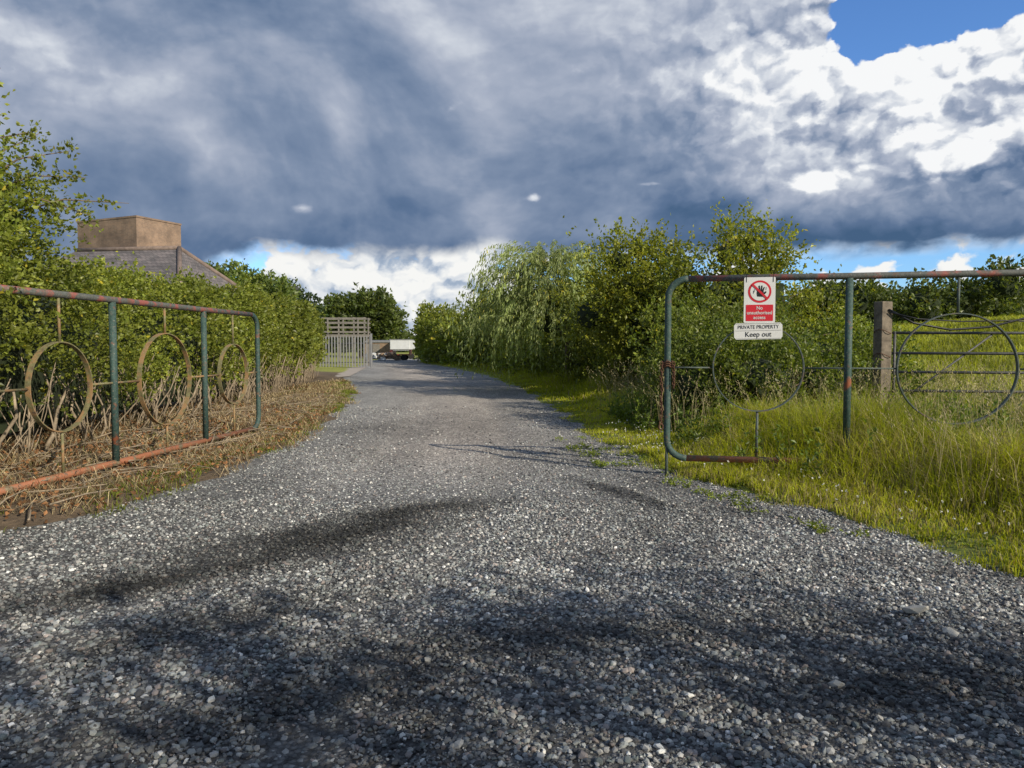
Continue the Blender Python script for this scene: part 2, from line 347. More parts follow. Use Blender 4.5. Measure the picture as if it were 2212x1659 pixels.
def hedge(name,path,side,thick,zlo,bands,c1,c2,seed,rough=.4,core_in=.45,corelo=.25):
    """side=+1: road lies to the right(+x) of the path heading +y"""
    e=empty(name); tot=pathinterp(path,np.zeros(1))[4]
    def topz(s,h): return h+rough*(fbm(np.stack([s*.5,s*0+seed,s*0],1),seed+8,4)-.5)*1.6
    def bulge(s,z): return (fbm(np.stack([s*.8,z*.9,s*0],1),seed,3)-.5)*1.0
    for bi,(s0,s1,dens,k,leaf,spl) in enumerate(bands):
        s1=min(s1,tot); 
        x,y,h,t,_=pathinterp(path,np.array([(s0+s1)/2])); hh=h[0]
        n1=int((s1-s0)*(hh)*dens); n2=int((s1-s0)*thick*dens*.8)
        s=rng.uniform(s0,s1,n1+n2); x,y,h,t,_=pathinterp(path,s); nx=t[:,1]*side; ny=-t[:,0]*side
        tz=topz(s,h); front=np.arange(n1+n2)<n1
        zf=zlo+(tz-zlo)*rng.random(n1+n2)**.85
        back=rng.random(n1+n2)*thick
        z=np.where(front,zf,tz-.1-rng.random(n1+n2)*.25)
        zrel=(z-zlo)/(tz-zlo)
        inn=np.where(front,rng.random(n1+n2)**1.5*.45-bulge(s,z)*.7+.25*np.clip(zrel-.7,0,1)+.25*np.clip(.35-zrel,0,1),back)
        S=np.stack([x-nx*inn,y-ny*inn,z+hgt(x,y)],1)
        up=np.where(front,.25+.5*zrel,1.0)
        d=nrm(np.stack([nx*np.where(front,1,.2),ny*np.where(front,1,.2),up],1)+rng.normal(size=(n1+n2,3))*.5)
        g=vn(S*2.0,seed+4); kk=g>np.where(front&(zrel<.22),.46,.26); S=S[kk];d=d[kk]; Mn=len(S)
        ln=rng.uniform(.4,1.1,Mn)*spl; long=rng.random(Mn)<.05; ln=np.where(long,ln*np.where(front[kk],1.3,2.3),ln)
        P,D,tt=sprigs(S,d,ln,k,leaf*.8)
        C=leafcol(P,tt,Mn,k,c1,c2,.35,seed); z_=leaf*rng.uniform(.65,1.3,len(P))
        leaves_mesh('leaves',P,D,z_,z_*.68,C,M_leaf,e)
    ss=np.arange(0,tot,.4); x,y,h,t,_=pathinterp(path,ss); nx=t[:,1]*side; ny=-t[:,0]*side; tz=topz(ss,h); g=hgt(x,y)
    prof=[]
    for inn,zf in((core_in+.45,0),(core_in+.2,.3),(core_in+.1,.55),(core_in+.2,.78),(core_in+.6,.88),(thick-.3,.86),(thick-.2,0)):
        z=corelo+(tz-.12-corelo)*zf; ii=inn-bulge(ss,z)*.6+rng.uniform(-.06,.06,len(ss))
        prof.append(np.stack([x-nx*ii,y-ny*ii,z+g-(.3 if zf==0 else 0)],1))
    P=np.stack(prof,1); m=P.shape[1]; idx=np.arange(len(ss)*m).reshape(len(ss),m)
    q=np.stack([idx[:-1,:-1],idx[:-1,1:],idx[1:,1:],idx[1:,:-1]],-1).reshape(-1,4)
    npmesh('dark_core',P.reshape(-1,3),[q,idx[:1,:],idx[-1:,::-1]],M_core,None,e)  # solid dark shell painted as the shade behind leaves and stems
    return e
Lh=[(-5.5,1.5,2.4),(-5.2,4.5,2.5),(-5.1,6.2,2.6),(-5.25,8,2.52),(-5.35,10,2.44),(-5.65,15,2.40),(-6.5,21,2.5),(-7.9,29,2.6),(-9.4,36,2.6)]
HL1=np.array([.125,.16,.026]);HL2=np.array([.22,.24,.042])
H1=hedge('hawthorn_hedge',Lh,1,1.9,.55,[(2.5,11,95,13,.050,.34),(11,20,55,12,.072,.42),(20,38,26,12,.12,.48)],HL1,HL2,3,.75,.5,.5)
bf=Buf()
for i in range(440):
    s=np.array([rng.uniform(2.5,30)]); x,y,h,t,_=pathinterp(Lh,s); x=x[0]-rng.uniform(-.1,.7); y=y[0]
    z0=float(hgt(np.array([x]),np.array([y]))[0])-.05
    lean=rng.normal(size=2)*np.array([.18,.36]); H=rng.uniform(.6,1.25); r=rng.choice([.006,.010,.015,.024],p=[.4,.3,.2,.1])
    p=[(x,y,z0)]
    for j in(1,2,3): p.append((x+lean[0]*j/3*H+rng.normal()*.05+ .03*j,y+lean[1]*j/3*H+rng.normal()*.06,z0+H*j/3))
    bf.tube(p,[r*1.2,r,r*.8,r*.5],5)
M_stem=plain('stem_bark',(.27,.215,.155),.9,.5,12,0,.4)
bf.obj('stems',M_stem,H1,True)
tree('hawthorn_tree',(-6.0,7.4),1.5,.09,[(-6.0,7.4,2.4,.95,1.0,.9),(-5.7,7.2,3.05,.6,.6,.5),(-5.4,7.9,2.7,.5,.5,.4),(-6.3,8.2,2.8,.6,.6,.45),(-5.3,6.6,2.6,.6,.6,.6),(-4.75,6.25,1.6,.40,.35,.6),(-5.0,6.6,2.2,.45,.45,.4)],80,13,.050,HL1,HL2,.5,.5,.42,5)
e=empty('hawthorn_spray'); bf=Buf(); Ss=[];dd=[]
for (p0,p1) in (((-5.6,7.6,2.9),(-4.95,7.9,3.62)),((-5.5,7.7,2.9),(-4.5,7.9,3.15)),((-5.4,7.8,2.7),(-4.15,8.1,2.92)),((-5.5,7.2,3.1),(-5.15,7.3,3.75)),((-5.4,7.4,2.9),(-4.6,7.8,3.4)),((-5.6,6.9,3.3),(-4.75,7.0,3.95)),((-5.3,7.6,2.8),(-4.45,7.9,2.75)),((-5.5,7.4,3.1),(-4.8,7.6,3.55))):
    a=Vector(p0);b_=Vector(p1); mid=(a+b_)/2+Vector((0,0,.12)); bf.tube([a,mid,b_],[.014,.009,.003],5)
    for j in range(22):
        tt=rng.uniform(.1,1); q=a*(1-tt)**2+mid*2*tt*(1-tt)+b_*tt*tt; Ss.append(tuple(q)); w=(b_-a).normalized(); dd.append(np.array(w)*.5+rng.normal(size=3)*.7)
Ss=np.array(Ss);dd=nrm(np.array(dd)); P,D,tt=sprigs(Ss,dd,rng.uniform(.06,.2,len(Ss)),7,.02)
bf.obj('twigs',M_bark,e,True); leaves_mesh('leaves',P,D,.05,.035,leafcol(P,tt,len(Ss),7,HL2,np.array([.22,.26,.05])),M_leaf,e)
# right hedge
Rh=[(3.6,16.5,2.2),(2.9,20,2.6),(2.3,23,2.7),(1.5,28,2.7),(.5,34,3.0),(-1.2,45,3.5),(-4.1,57,3.8),(-8.0,68,3.9),(-10,82,3.8)]
hedge('mixed_hedge',Rh,-1,3.0,.2,[(0,12,34,12,.095,.55),(12,30,16,12,.16,.85),(30,75,6,11,.30,1.1)],np.array([.12,.155,.028]),np.array([.22,.24,.038]),13,2.8,.5,0)
Y1=np.array([.14,.17,.025]);Y2=np.array([.27,.28,.035])
tree('sallow_tree',(3.6,19.5),1.6,.11,[(3.2,19,2.9,1.3,1.2,.95),(2.7,19.2,3.55,.75,.8,.6),(4.1,19.3,2.9,1.0,1.1,.8),(3.5,18.6,2.0,1.5,1.2,1.1),(3.25,19.2,3.9,.5,.6,.5),(2.0,18.8,2.2,.8,.9,.8)],34,12,.088,Y1,Y2,.7,.5,.48,21)
tree('sallow_tree',(5.7,18),1.6,.10,[(5.5,17.8,2.9,.9,1.1,.85),(5.1,17.8,3.6,.45,.6,.6),(6.2,18,3.3,.6,.7,.6),(5.7,17.3,2.2,1.3,1.2,1.0),(5.75,18,3.9,.3,.4,.45),(7.0,18.2,1.9,.8,1,.65)],34,12,.088,Y1,Y2,.75,.5,.48,31)
tree('elder_bush',(4.6,14.5),.6,.06,[(4.2,14.5,1.15,1.3,1.2,.9),(5.6,14.6,1.2,1.2,1.2,.85),(6.8,15,1.1,1.0,1.2,.75),(3.4,15.2,1.3,.9,1,.95)],45,12,.08,G1,G2,.45,.6,.45,41)
tree('bramble_bush',(3.6,11.4),.4,.03,[(2.95,11.6,.75,.7,.7,.65),(3.8,11.2,.85,.9,.7,.7),(4.9,11.5,.75,.8,.8,.65),(5.9,12.3,.7,.8,.8,.65),(3.3,12.6,1.05,.9,.8,.75)],75,12,.062,np.array([.10,.14,.026]),np.array([.18,.215,.04]),.45,.6,.42,51)
# willow
e=empty('willow_tree'); bl=[(1.7,25,3.0,1.1,1.1,1.0),(1.2,24.7,2.3,1.0,1,1.0)]
limbs('trunk',(1.9,25.3),.14,bl,e,1.6); core_blobs('dark_crown_core',bl,e,.55)
n=640; ph=rng.uniform(0,2*PI,n); r0=rng.uniform(0,.9,n); st=np.stack([1.25+np.cos(ph)*r0*1.4,24.2+np.sin(ph)*r0,rng.uniform(2.4,4.7,n)-r0*.6],1)
out=np.stack([np.cos(ph),np.sin(ph),ph*0],1); reach=rng.uniform(.4,2.6,n); drop=rng.uniform(.5,2.6,n)
k=46; tt=rng.random((n,k)); P=st[:,None]+out[:,None]*(reach[:,None]*(1-(1-tt)**1.6))[...,None]
P[...,2]+=.5*np.sin(tt*PI*.6)-drop[:,None]*tt**2.4; P=P+rng.normal(size=P.shape)*.025
D=np.repeat(out[:,None],k,1)*(.7*(1-tt))[...,None]+np.array([0,0,-1])*(.2+tt)[...,None]+rng.normal(size=P.shape)*.3
P=P.reshape(-1,3);D=nrm(D.reshape(-1,3)); kk=P[:,2]>.15
c=leafcol(P,tt.ravel(),n,k,np.array([.21,.255,.10]),np.array([.34,.39,.17]))
leaves_mesh('fronds',P[kk],D[kk],.15,.034,c[kk],M_leaf,e)
# distant trees
dk1=np.array([.07,.10,.03]);dk2=np.array([.12,.15,.038])
tree('oak_tree',(-22,108),3,.4,[(-22,108,5.2,4.6,4,3.5),(-20,107,6.3,3,3,2.5),(-24.5,108,5,3,3,3),(-18.6,108,4.2,2.4,3,2.5)],3.2,11,.55,dk1,dk2,1.5,.75,.3,61)
tree('ash_tree',(-23,62),3,.3,[(-23.5,62,6.1,3,2.5,1.7),(-20.8,63,5.7,2,2,1.4),(-25,62,5.6,2.6,2.5,1.8)],5,11,.35,dk1*1.3,dk2*1.6,1.0,.75,.3,62)
tree('poplar_tree',(-23.5,78),3,.25,[(-24,78,6.2,1.6,1.6,1.8),(-22,79,5.4,1.4,1.4,1.6)],5,11,.35,np.array([.03,.06,.03]),dk1,1.0,.75,.3,63)
tree('ash_tree',(-33,125),3,.3,[(-33,125,4.5,4,3,3),(-29,126,4.2,3,3,2.5)],3,10,.55,dk1,dk2,1.3,.75,.3,64)
bl=[]
for i in range(40):
    x=rng.uniform(22,75); y=62+rng.uniform(-3,6)+x*.15; bl.append((x,y,3.2+rng.uniform(1.0,1.9),rng.uniform(2,3.4),2,rng.uniform(1.5,2.5)))
bl+= [(41,62,6.6,1.8,1.6,1.8),(29,63,5.2,1.8,1.5,1.9),(34.5,62,5.0,2,1.5,1.8)]
e=empty('field_tree_row'); blobs_foliage('foliage',bl,e,3.2,10,.40,dk1*.9,dk2,1.0,.3,71); core_blobs('dark_foliage_core',bl,e,.8)
bl=[]
for i in range(150):
    x=rng.uniform(-230,260); bl.append((x,230+rng.uniform(-15,25),rng.uniform(1.5,3.4),rng.uniform(5,10),4,rng.uniform(2.5,4)))
e=empty('distant_tree_line'); blobs_foliage('foliage',bl,e,.22,9,1.3,dk1,dk2*1.1,2.2,.2,72); core_blobs('dark_foliage_core',bl,e,.9)
# trees behind and to the right of the viewpoint that throw the foreground shadows
tree('roadside_tree',(6.0,-1.8),1.8,.14,[(5.6,-.8,3.0,.9,.35,.4),(6.6,-1.6,3.9,1.0,.5,.4),(4.4,-1.2,3.5,.8,.3,.3),(4.0,-2.2,4.2,.9,.35,.3),(7.6,-2.4,4.6,1.1,.5,.5),(5.3,-2.5,3.8,.9,.4,.35),(4.7,-2.9,3.5,.7,.35,.3)],26,12,.08,G1,G2,.7,.0,.55,81)
tree('roadside_tree',(3.4,-5.5),2.4,.18,[(2.2,-3.6,5.0,1.0,.4,.35),(3.6,-4.2,5.6,1.1,.5,.4),(1.0,-4.2,4.6,.9,.4,.3),(4.8,-5,6,1.2,.7,.6),(5.5,-3.6,5.0,.9,.4,.35)],24,12,.09,G1,G2,.7,.0,.55,82)
# ---------------------------------------------------------------- grass
def blades(name,x,y,H,W,lean,cb,ct,mat,parent=None,z=None):
    n=len(x); z=hgt(x,y)-.01 if z is None else z; a=rng.uniform(0,2*PI,n); b=rng.uniform(0,2*PI,n)
    side=np.stack([np.cos(a),np.sin(a),a*0],1)*W[:,None]*.5; ld=np.stack([np.cos(b),np.sin(b),b*0],1)*(lean*H)[:,None]
    B=np.stack([x,y,z],1); Mi=B+ld*.3+np.stack([x*0,x*0,H*.6],1); T=B+ld+np.stack([x*0,x*0,H*(1-.35*np.minimum(lean,1.2))],1)
    V=np.stack([B-side,B+side,Mi+side*.75,Mi-side*.75,T],1).reshape(-1,3); i=5*np.arange(n)[:,None]
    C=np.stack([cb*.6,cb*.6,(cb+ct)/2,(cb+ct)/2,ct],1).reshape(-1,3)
    return npmesh(name,V,[i+np.array([[0,1,2,3]]),i+np.array([[3,2,4]])],mat,C,parent)
def gpts(n,x0,x1,y0,y1,cond):
    x,y=scatter(n,x0,x1,y0,y1); k=cond(x,y); return x[k],y[k]
ge=empty('verge_grass')
def addgrass(n,x0,x1,y0,y1,hs,w,dry=.15,edge=.0):
    def cond(x,y):
        d=x-roadR(y); nn=vn(np.stack([x*2.5,y*2.5,x*0],1),91); return (d>edge+(nn-.5)*.75)&(rng.random(len(x))<.15+nn*1.3)
    x,y=gpts(n,x0,x1,y0,y1,cond); d=x-roadR(y); nn=fbm(np.stack([x*1.0,y*1.0,x*0],1),92,3)
    H=hs*(.16+.84*sst(.35,2.0,d))*(.05+1.75*nn)*rng.uniform(.6,1.25,len(x))
    W=w*rng.uniform(.7,1.3,len(x)); r=rng.random((len(x),1)); cl=vn(np.stack([x*1.7,y*1.7,x*0],1),93)[:,None]
    ed=(1-sst(.8,2.8,d))[:,None]; mid=(sst(6.8,8.2,y)*(1-sst(14,20,y)))[:,None]
    ct=np.array([.18,.235,.032])*(.6+.8*r)*(.65+.7*cl)+np.array([.20,.19,.0])*ed+np.array([.07,.07,.0])*mid+np.array([.10,.07,.0])*cl
    dr=rng.random(len(x))<dry*(.4+1.6*cl[:,0]); ct[dr]=np.array([.42,.36,.19])*(.7+.5*r[dr])
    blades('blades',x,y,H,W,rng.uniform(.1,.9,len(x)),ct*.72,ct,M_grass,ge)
addgrass(150000,1.2,9.5,4.0,9.5,.62,.008,.28)
addgrass(90000,.7,9,9.5,16,.50,.012,.22)
addgrass(50000,-2,5,16,34,.5,.024)
addgrass(26000,-12,4,34,75,.5,.05)
addgrass(70000,.6,4.5,4.0,14,.10,.007,.05,-.25)
n=4200; x,y=gpts(n,1.6,9,4.6,17,lambda x,y:(x-roadR(y)>.8)&(vn(np.stack([x,y,x*0],1),95)>.38))
H=rng.uniform(.6,1.15,len(x)); cst=np.array([.44,.38,.22])*rng.uniform(.7,1.2,(len(x),1)); le=rng.uniform(.1,.65,len(x))
st0=rng.bit_generator.state
blades('stalks',x,y,H,np.full(len(x),.005),le,cst*.8,cst,M_straw,ge)
rng.bit_generator.state=st0; a=rng.uniform(0,2*PI,len(x)); b_=rng.uniform(0,2*PI,len(x))
T=np.stack([x+np.cos(b_)*le*H,y+np.sin(b_)*le*H,hgt(x,y)+H*(1-.35*le)],1); dv=np.stack([np.cos(b_)*le*.7,np.sin(b_)*le*.7,.45+0*x],1); dv=nrm(dv)
P=np.concatenate([T-dv*.12*j/5+rng.normal(size=T.shape)*.006 for j in range(6)]); D=nrm(np.tile(dv,(6,1))+rng.normal(size=P.shape)*.3)
leaves_mesh('seed_heads',P,D,.035,.010,np.tile(cst,(6,1)),M_straw,ge)
x,y=gpts(2200,1.8,9,4.6,14,lambda x,y:(x-roadR(y)>.7)&(vn(np.stack([x*1.3,y*1.3,x*0],1),96)>.52)); S=np.repeat(np.stack([x,y,hgt(x,y)],1),3,0)
d=nrm(np.array([0,0,1.])+rng.normal(size=S.shape)*.3); P,D,tt=sprigs(S,d,rng.uniform(.25,.75,len(S)),14,.03)
leaves_mesh('weeds',P,D,.07,.03,leafcol(P,tt,len(S),14,np.array([.09,.14,.03]),np.array([.17,.22,.04])),M_leaf,ge)
x,y=gpts(700,.6,5.5,4.0,11,lambda x,y:(np.abs(x-roadR(y)+.15)<.5)&(vn(np.stack([x*2.5,y*2.5,x*0],1),296)>.5)); S=np.repeat(np.stack([x,y,x*0+.015],1),6,0)
d=nrm(np.array([0,0,.35])+rng.normal(size=S.shape)*np.array([1,1,.1])); P,D,tt=sprigs(S,d,rng.uniform(.05,.15,len(S)),7,.01,0)
leaves_mesh('creeping_weeds',P,D,.032,.015,leafcol(P,tt,len(S),7,np.array([.14,.19,.03]),np.array([.24,.29,.04])),M_leaf,ge)
n=220; x,y=gpts(n*4,1.0,5,4.3,12,lambda x,y:(x-roadR(y)>.1)&(x-roadR(y)<1.0)); x=x[:n];y=y[:n]
P=np.stack([x,y,hgt(x,y)+rng.uniform(.08,.16,len(x))],1); P=np.repeat(P,6,0); leaves_mesh('clover_flowers',P,nrm(rng.normal(size=P.shape)),.014,.012,np.full((len(P),3),.7),M_straw,ge)
fe=empty('field_grass')
n=60000; x,y=gpts(n,6,45,11.5,60,lambda x,y:(x/y>.3)&(x/y<.85)); s=np.hypot(x,y)
ct=np.array([.32,.34,.055])*(.6+.8*vn(np.stack([x*.5,y*.5,x*0],1),97)[:,None])*rng.uniform(.7,1.3,(len(x),1))
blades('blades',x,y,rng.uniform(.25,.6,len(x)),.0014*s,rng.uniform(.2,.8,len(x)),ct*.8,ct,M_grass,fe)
le_=empty('dry_grass_verge')
x,y=gpts(76000,-7,-2.6,4.4,30,lambda x,y:(roadL(y)-x>-.25+.8*vn(np.stack([x*2,y*2,x*0],1),98))&(rng.random(len(x))<1.2-y/32)&(fbm(np.stack([x*2.5,y*2.5,x*0],1),198,3)>.32+.24*rng.random(len(x))))
H=rng.uniform(.04,.20,len(x)); c=np.array([.44,.35,.21])*rng.uniform(.25,1.25,(len(x),1)); c[rng.random(len(x))<.2]=np.array([.20,.10,.05])
blades('straw',x,y,H,.003+.0006*y,rng.uniform(1.0,2.2,len(x)),c*1.2,c,M_straw,le_,hgt(x,y)+rng.uniform(-.01,.03,len(x)))
x,y=gpts(100000,-7,-2.4,4.2,34,lambda x,y:(roadL(y)-x>-.35+.6*vn(np.stack([x*3,y*3,x*0],1),199))&(vn(np.stack([x*1.6,y*1.6,x*0],1),99)>.30)&((roadL(y)-x<.8)|(rng.random(len(x))<.14)))
c=np.array([.26,.31,.045])*rng.uniform(.6,1.3,(len(x),1)); blades('green',x,y,rng.uniform(.03,.11,len(x)),.004+.0006*y,rng.uniform(.2,1,len(x)),c*.7,c,M_grass,le_)
# hedge trimmings lying about
bf=Buf()
for i in range(620):
    y=rng.uniform(4.8,20); x=float(roadL(y))-rng.uniform(.35,2.4); z=float(hgt(np.array([x]),np.array([y]))[0])+rng.uniform(.01,.08)
    a=rng.uniform(0,PI); l=rng.uniform(.1,.38); dx,dy=math.cos(a)*l,math.sin(a)*l; r=rng.choice([.003,.005,.009])
    bf.tube([(x-dx,y-dy,z),(x+rng.normal()*.03,y+rng.normal()*.03,z+rng.uniform(0,.06)),(x+dx,y+dy,z+rng.uniform(-.02,.12))],[r,r*.9,r*.5],4)
bf.obj('cut_twigs',M_stem,le_)
# curled dead leaves
x,y=gpts(7000,-7,-2.9,4.6,16,lambda x,y:(roadL(y)-x>.1)); P=np.stack([x,y,hgt(x,y)+rng.uniform(.02,.08,len(x))],1); D=nrm(rng.normal(size=P.shape)*np.array([1,1,.4]))
c=np.array([.26,.13,.06])*rng.uniform(.4,1.5,(len(P),1)); leaves_mesh('dead_leaves',P,D,.05,.032,c,M_straw,le_)
# ---------------------------------------------------------------- gates
def arc(cx,cz,r,a0,a1,n=8): return [(cx+r*math.cos(a0+(a1-a0)*i/n),0,cz+r*math.sin(a0+(a1-a0)*i/n)) for i in range(n+1)]
def ring(bf,cx,cz,R,w=.05,th=.011,n=64):
    v=[];
    for i in range(n):
        a=2*PI*i/n; c,s=math.cos(a),math.sin(a)
        for (r,y) in((R,-w/2),(R,w/2),(R-th,w/2),(R-th,-w/2)): v.append((cx+r*c,y,cz+r*s))
    f=[(i*4+j,i*4+(j+1)%4,((i+1)%n)*4+(j+1)%4,((i+1)%n)*4+j) for i in range(n) for j in range(4)]
    bf.add(v,f)
def gate(name,loc,rz_,W,posts,rings,zt,zb,zm,ringmat,tubemid,spike,topm):
    e=empty(name,loc,rz_); r=.033; cr=.2
    bf=Buf(); bf.tube([(W,0,zt),(W*.66,0,zt+.004),(W*.33,0,zt),(cr,0,zt)],r,14); bf.obj('top_bar',topm,e,True)
    bf=Buf(); bf.tube(arc(cr,zt-cr,cr,PI/2,PI)+arc(cr,zb+cr,cr,PI,1.5*PI),r*1.04,14); bf.obj('end_frame',M_pg,e,True)
    bf=Buf(); bf.tube([(cr,0,zb),(W*.5,0,zb),(W,0,zb)],r,14); bf.obj('bottom_bar',M_pbot,e,True)
    bf=Buf()
    for p in posts: bf.tube([(p,0,zb+.02),(p,0,zt-.02)],.036,14)
    bf.tube([(W,0,-.1),(W,0,zt+.1)],.05,14)
    bf.obj('uprights',M_pg,e,True)
    bf=Buf(); rb=Buf()
    for cx,R in rings:
        ring(rb,cx,zm,R); bf.tube([(cx,0,zt-.03),(cx,0,zm+R)],.014,8); bf.tube([(cx,0,zm-R),(cx,0,zb+.02)],.014,8)
    ed=[.0]+sorted(sum([[cx-R,cx+R] for cx,R in rings],[]))+[W]
    for a,b_ in zip(ed[0::2],ed[1::2]): bf.tube([(a,.0,zm),(b_,.0,zm)],tubemid,8)
    bf.tube([(0.0,0,zb+.3),(0.0,0,spike)],.016,8)
    rb.obj('rings',ringmat,e); bf.obj('rods',M_prg if tubemid<.01 else M_prr,e,True)
    return e
gr=gate('steel_gate',(1.63,7.75,0),math.radians(-10.8),5.7,[1.77,3.76],[(.906,.45),(2.765,.545),(4.7,.45)],2.07,.20,1.15,M_prg,.008,-.03,M_ptop)
gl=gate('steel_gate',(-3.85,11.2,0),math.radians(-95.0),5.6,[1.61,3.50],[(.80,.425),(2.52,.54),(4.30,.425)],1.85,.15,.99,M_prr,.012,-.06,M_ptop)
def link_ch(bf,c,ax,rot):
    n=12; pts=[]
    for i in range(n+1):
        a=2*PI*i/n; u=.013*math.cos(a); w=.024*math.sin(a)
        pts.append((c[0]+u*math.cos(rot),c[1]+u*math.sin(rot),c[2]+w))
    bf.tube(pts,.0055,5)
bf=Buf()
for i in range(19): link_ch(bf,(-.062+.006*math.sin(i),-.045,1.19-.034*i),0,(i%2)*PI/2+.3)
for i in range(8): link_ch(bf,(.062,-.045,1.19-.034*i),0,(i%2)*PI/2+.3)
for k in range(3):
    bf.tube([(.05*math.cos(a),.05*math.sin(a),1.16+.022*k+.012*math.sin(3*a)) for a in np.linspace(0,2*PI,15)],.009,6)
bf.tube([(-.062+.02*math.cos(a),-.045,.53+.03*math.sin(a)) for a in np.linspace(0,2*PI,13)],.008,6)
bf.obj('chain',M_rust,gr)
# ---------------------------------------------------------------- signs
def flat(name,c,rough=.4):
    m,nt,b=newmat(name); v=tcoord(nt); f=noise(nt,v,3,6)
    L(nt,ramp(nt,f,[(.3,tuple(x*.86 for x in c)),(.7,c)]),b.inputs['Base Color']); b.inputs['Roughness'].default_value=rough; return m
M_w=flat('sign_white',(.74,.74,.74)); M_r=flat('sign_red',(.60,.02,.035)); M_k=flat('sign_black',(.012,.012,.014))
def poly(name,pts,y,mat,parent,th=.0012):
    n=len(pts); v=[(p[0],y,p[1]) for p in pts]+[(p[0],y+th,p[1]) for p in pts]
    f=[tuple(range(n)),tuple(range(n,2*n))[::-1]]+[(i,i+n,(i+1)%n+n,(i+1)%n) for i in range(n)]
    me=bpy.data.meshes.new(name); me.from_pydata(v,[],f); me.materials.append(mat); return link(bpy.data.objects.new(name,me),parent)
def rrect(w,h,r=.01,cx=0,cz=0):
    p=[]
    for sx,sz,a in((1,1,0),(-1,1,90),(-1,-1,180),(1,-1,270)):
        for i in range(5):
            t_=math.radians(a+i*22.5); p.append((cx+sx*(w/2-r)+r*math.cos(t_),cz+sz*(h/2-r)+r*math.sin(t_)))
    return p
def text(s,x,z,size,y,mat,parent,sx=1,bold=.0):
    cu=bpy.data.curves.new('lettering','FONT'); cu.body=s; cu.size=size; cu.align_x='CENTER'; cu.align_y='CENTER'; cu.extrude=.0004; cu.offset=bold
    o=bpy.data.objects.new('lettering',cu); link(o,parent); o.location=(x,y,z); o.rotation_euler=(PI/2,0,0); o.scale=(sx,1,1); cu.materials.append(mat); return o
def gloc(lx,z,off):
    a=math.radians(-10.8); return (1.63+lx*math.cos(a)+off*math.sin(a)*1, 7.75+lx*math.sin(a)-off*math.cos(a), z)
s1=empty('no_unauthorised_access_sign',gloc(.906,1.84,.05),math.radians(-10.8))
poly('panel',rrect(.305,.46,.012),0,M_w,s1,.004)
R=.113; cz=.085
pts=[(R*math.cos(a),cz+R*math.sin(a)) for a in np.linspace(0,2*PI,48,endpoint=False)]; poly('red_disc',pts,-.002,M_r,s1)
pts=[((R-.021)*math.cos(a),cz+(R-.021)*math.sin(a)) for a in np.linspace(0,2*PI,48,endpoint=False)]; poly('disc_centre',pts,-.004,M_w,s1)
hand=[(-.030,-.052),(.030,-.056),(.046,-.030),(.066,-.008),(.060,.002),(.052,.001),(.034,-.012),(.036,.010),(.047,.044),(.040,.049),(.034,.045),(.022,.014),(.020,.018),(.024,.060),(.016,.065),(.009,.060),(.006,.019),(.002,.018),(-.004,.060),(-.012,.064),(-.019,.058),(-.012,.014),(-.016,.012),(-.032,.046),(-.040,.048),(-.045,.041),(-.033,.004),(-.036,-.020)]
poly('hand_symbol',[(x*.95+.004,z*.95+cz) for x,z in hand],-.006,M_k,s1)
for k,(dx,dz) in enumerate(((-.052,.010),(-.060,-.005),(.062,.03))):
    poly('motion_mark',[(dx-.004,cz+dz-.016),(dx,cz+dz-.016),(dx+.002,cz+dz+.014),(dx-.002,cz+dz+.014)],-.006,M_k,s1)
c,s=math.cos(math.radians(-45)),math.sin(math.radians(-45)); l=R-.01;w=.0105
poly('slash',[(u*c-v_*s,cz+u*s+v_*c) for u,v_ in((-l,-w),(l,-w),(l,w),(-l,w))],-.008,M_r,s1)
poly('red_panel',rrect(.265,.165,.006,0,-.130),-.002,M_r,s1)
for tx,z in(('No',-.082),('unauthorised',-.130),('access',-.178)): text(tx,0,z,.049,-.004,M_w,s1,.95,.0006)
for dx in(-.13,.13): poly('cable_tie',[(dx-.003,.18),(dx+.003,.18),(dx+.003,.27),(dx-.003,.27)],-.003,M_k,s1)
s2=empty('private_property_sign',gloc(.895,1.525,.062),math.radians(-10.8)-.0); s2.rotation_euler[1]=math.radians(-1)
w,h,c=.235,.083,.02
poly('panel',[(-w+c,-h),(w-c,-h),(w,-h+c*1.2),(w,h-c*1.2),(w-c,h),(-w+c,h),(-w,h-c*1.2),(-w,-h+c*1.2)],0,M_w,s2,.004)
for x0,x1,z0,z1 in((-w+.02,w-.02,.0745,.0760),(-w+.02,w-.02,-.0760,-.0745),(-w+.01,w-.01,.0045,.0060)):
    poly('border_line',[(x0,z0),(x1,z0),(x1,z1),(x0,z1)],-.002,M_k,s2)
text('PRIVATE PROPERTY',0,.040,.052,-.002,M_k,s2,.88,.0); text('Keep out',0,-.034,.072,-.002,M_k,s2,.95,.0004)
# ---------------------------------------------------------------- field fence and gate
M_wood=plain('weathered_wood',(.17,.14,.11),.9,.5,9,0,.6)
e=empty('fence_post',(5.5,11.0,0)); bf=Buf(); bf.box((0,0,1.0),(.19,.17,2.08),.3); bf.obj('post',M_wood,e,bevel=.012)
bf=Buf()
for z in(1.25,1.6): bf.tube([(.12*math.cos(a),.12*math.sin(a),z+.03*math.sin(2*a)) for a in np.linspace(0,2*PI,15)],.006,5)
bf.obj('wire_wraps',M_rust,e)
e=empty('field_gate',(5.65,11.0,0),math.radians(-6)); bf=Buf()
for z in(.45,.72,1.0,1.28,1.58): bf.tube([(0,0,z),(2.2,0,z-.01),(4.2,0,z)],.021,8)
for x in(0.03,2.8,4.2): bf.tube([(x,0,.42),(x,0,1.60)],.021,8)
bf.tube([(0,.02,.45),(1.4,.02,1.55)],.014,6)
M_galv=plain('dark_galvanised',(.10,.10,.105),.6,.4,20,.3); bf.obj('rails',M_galv,e,True)
bf=Buf()
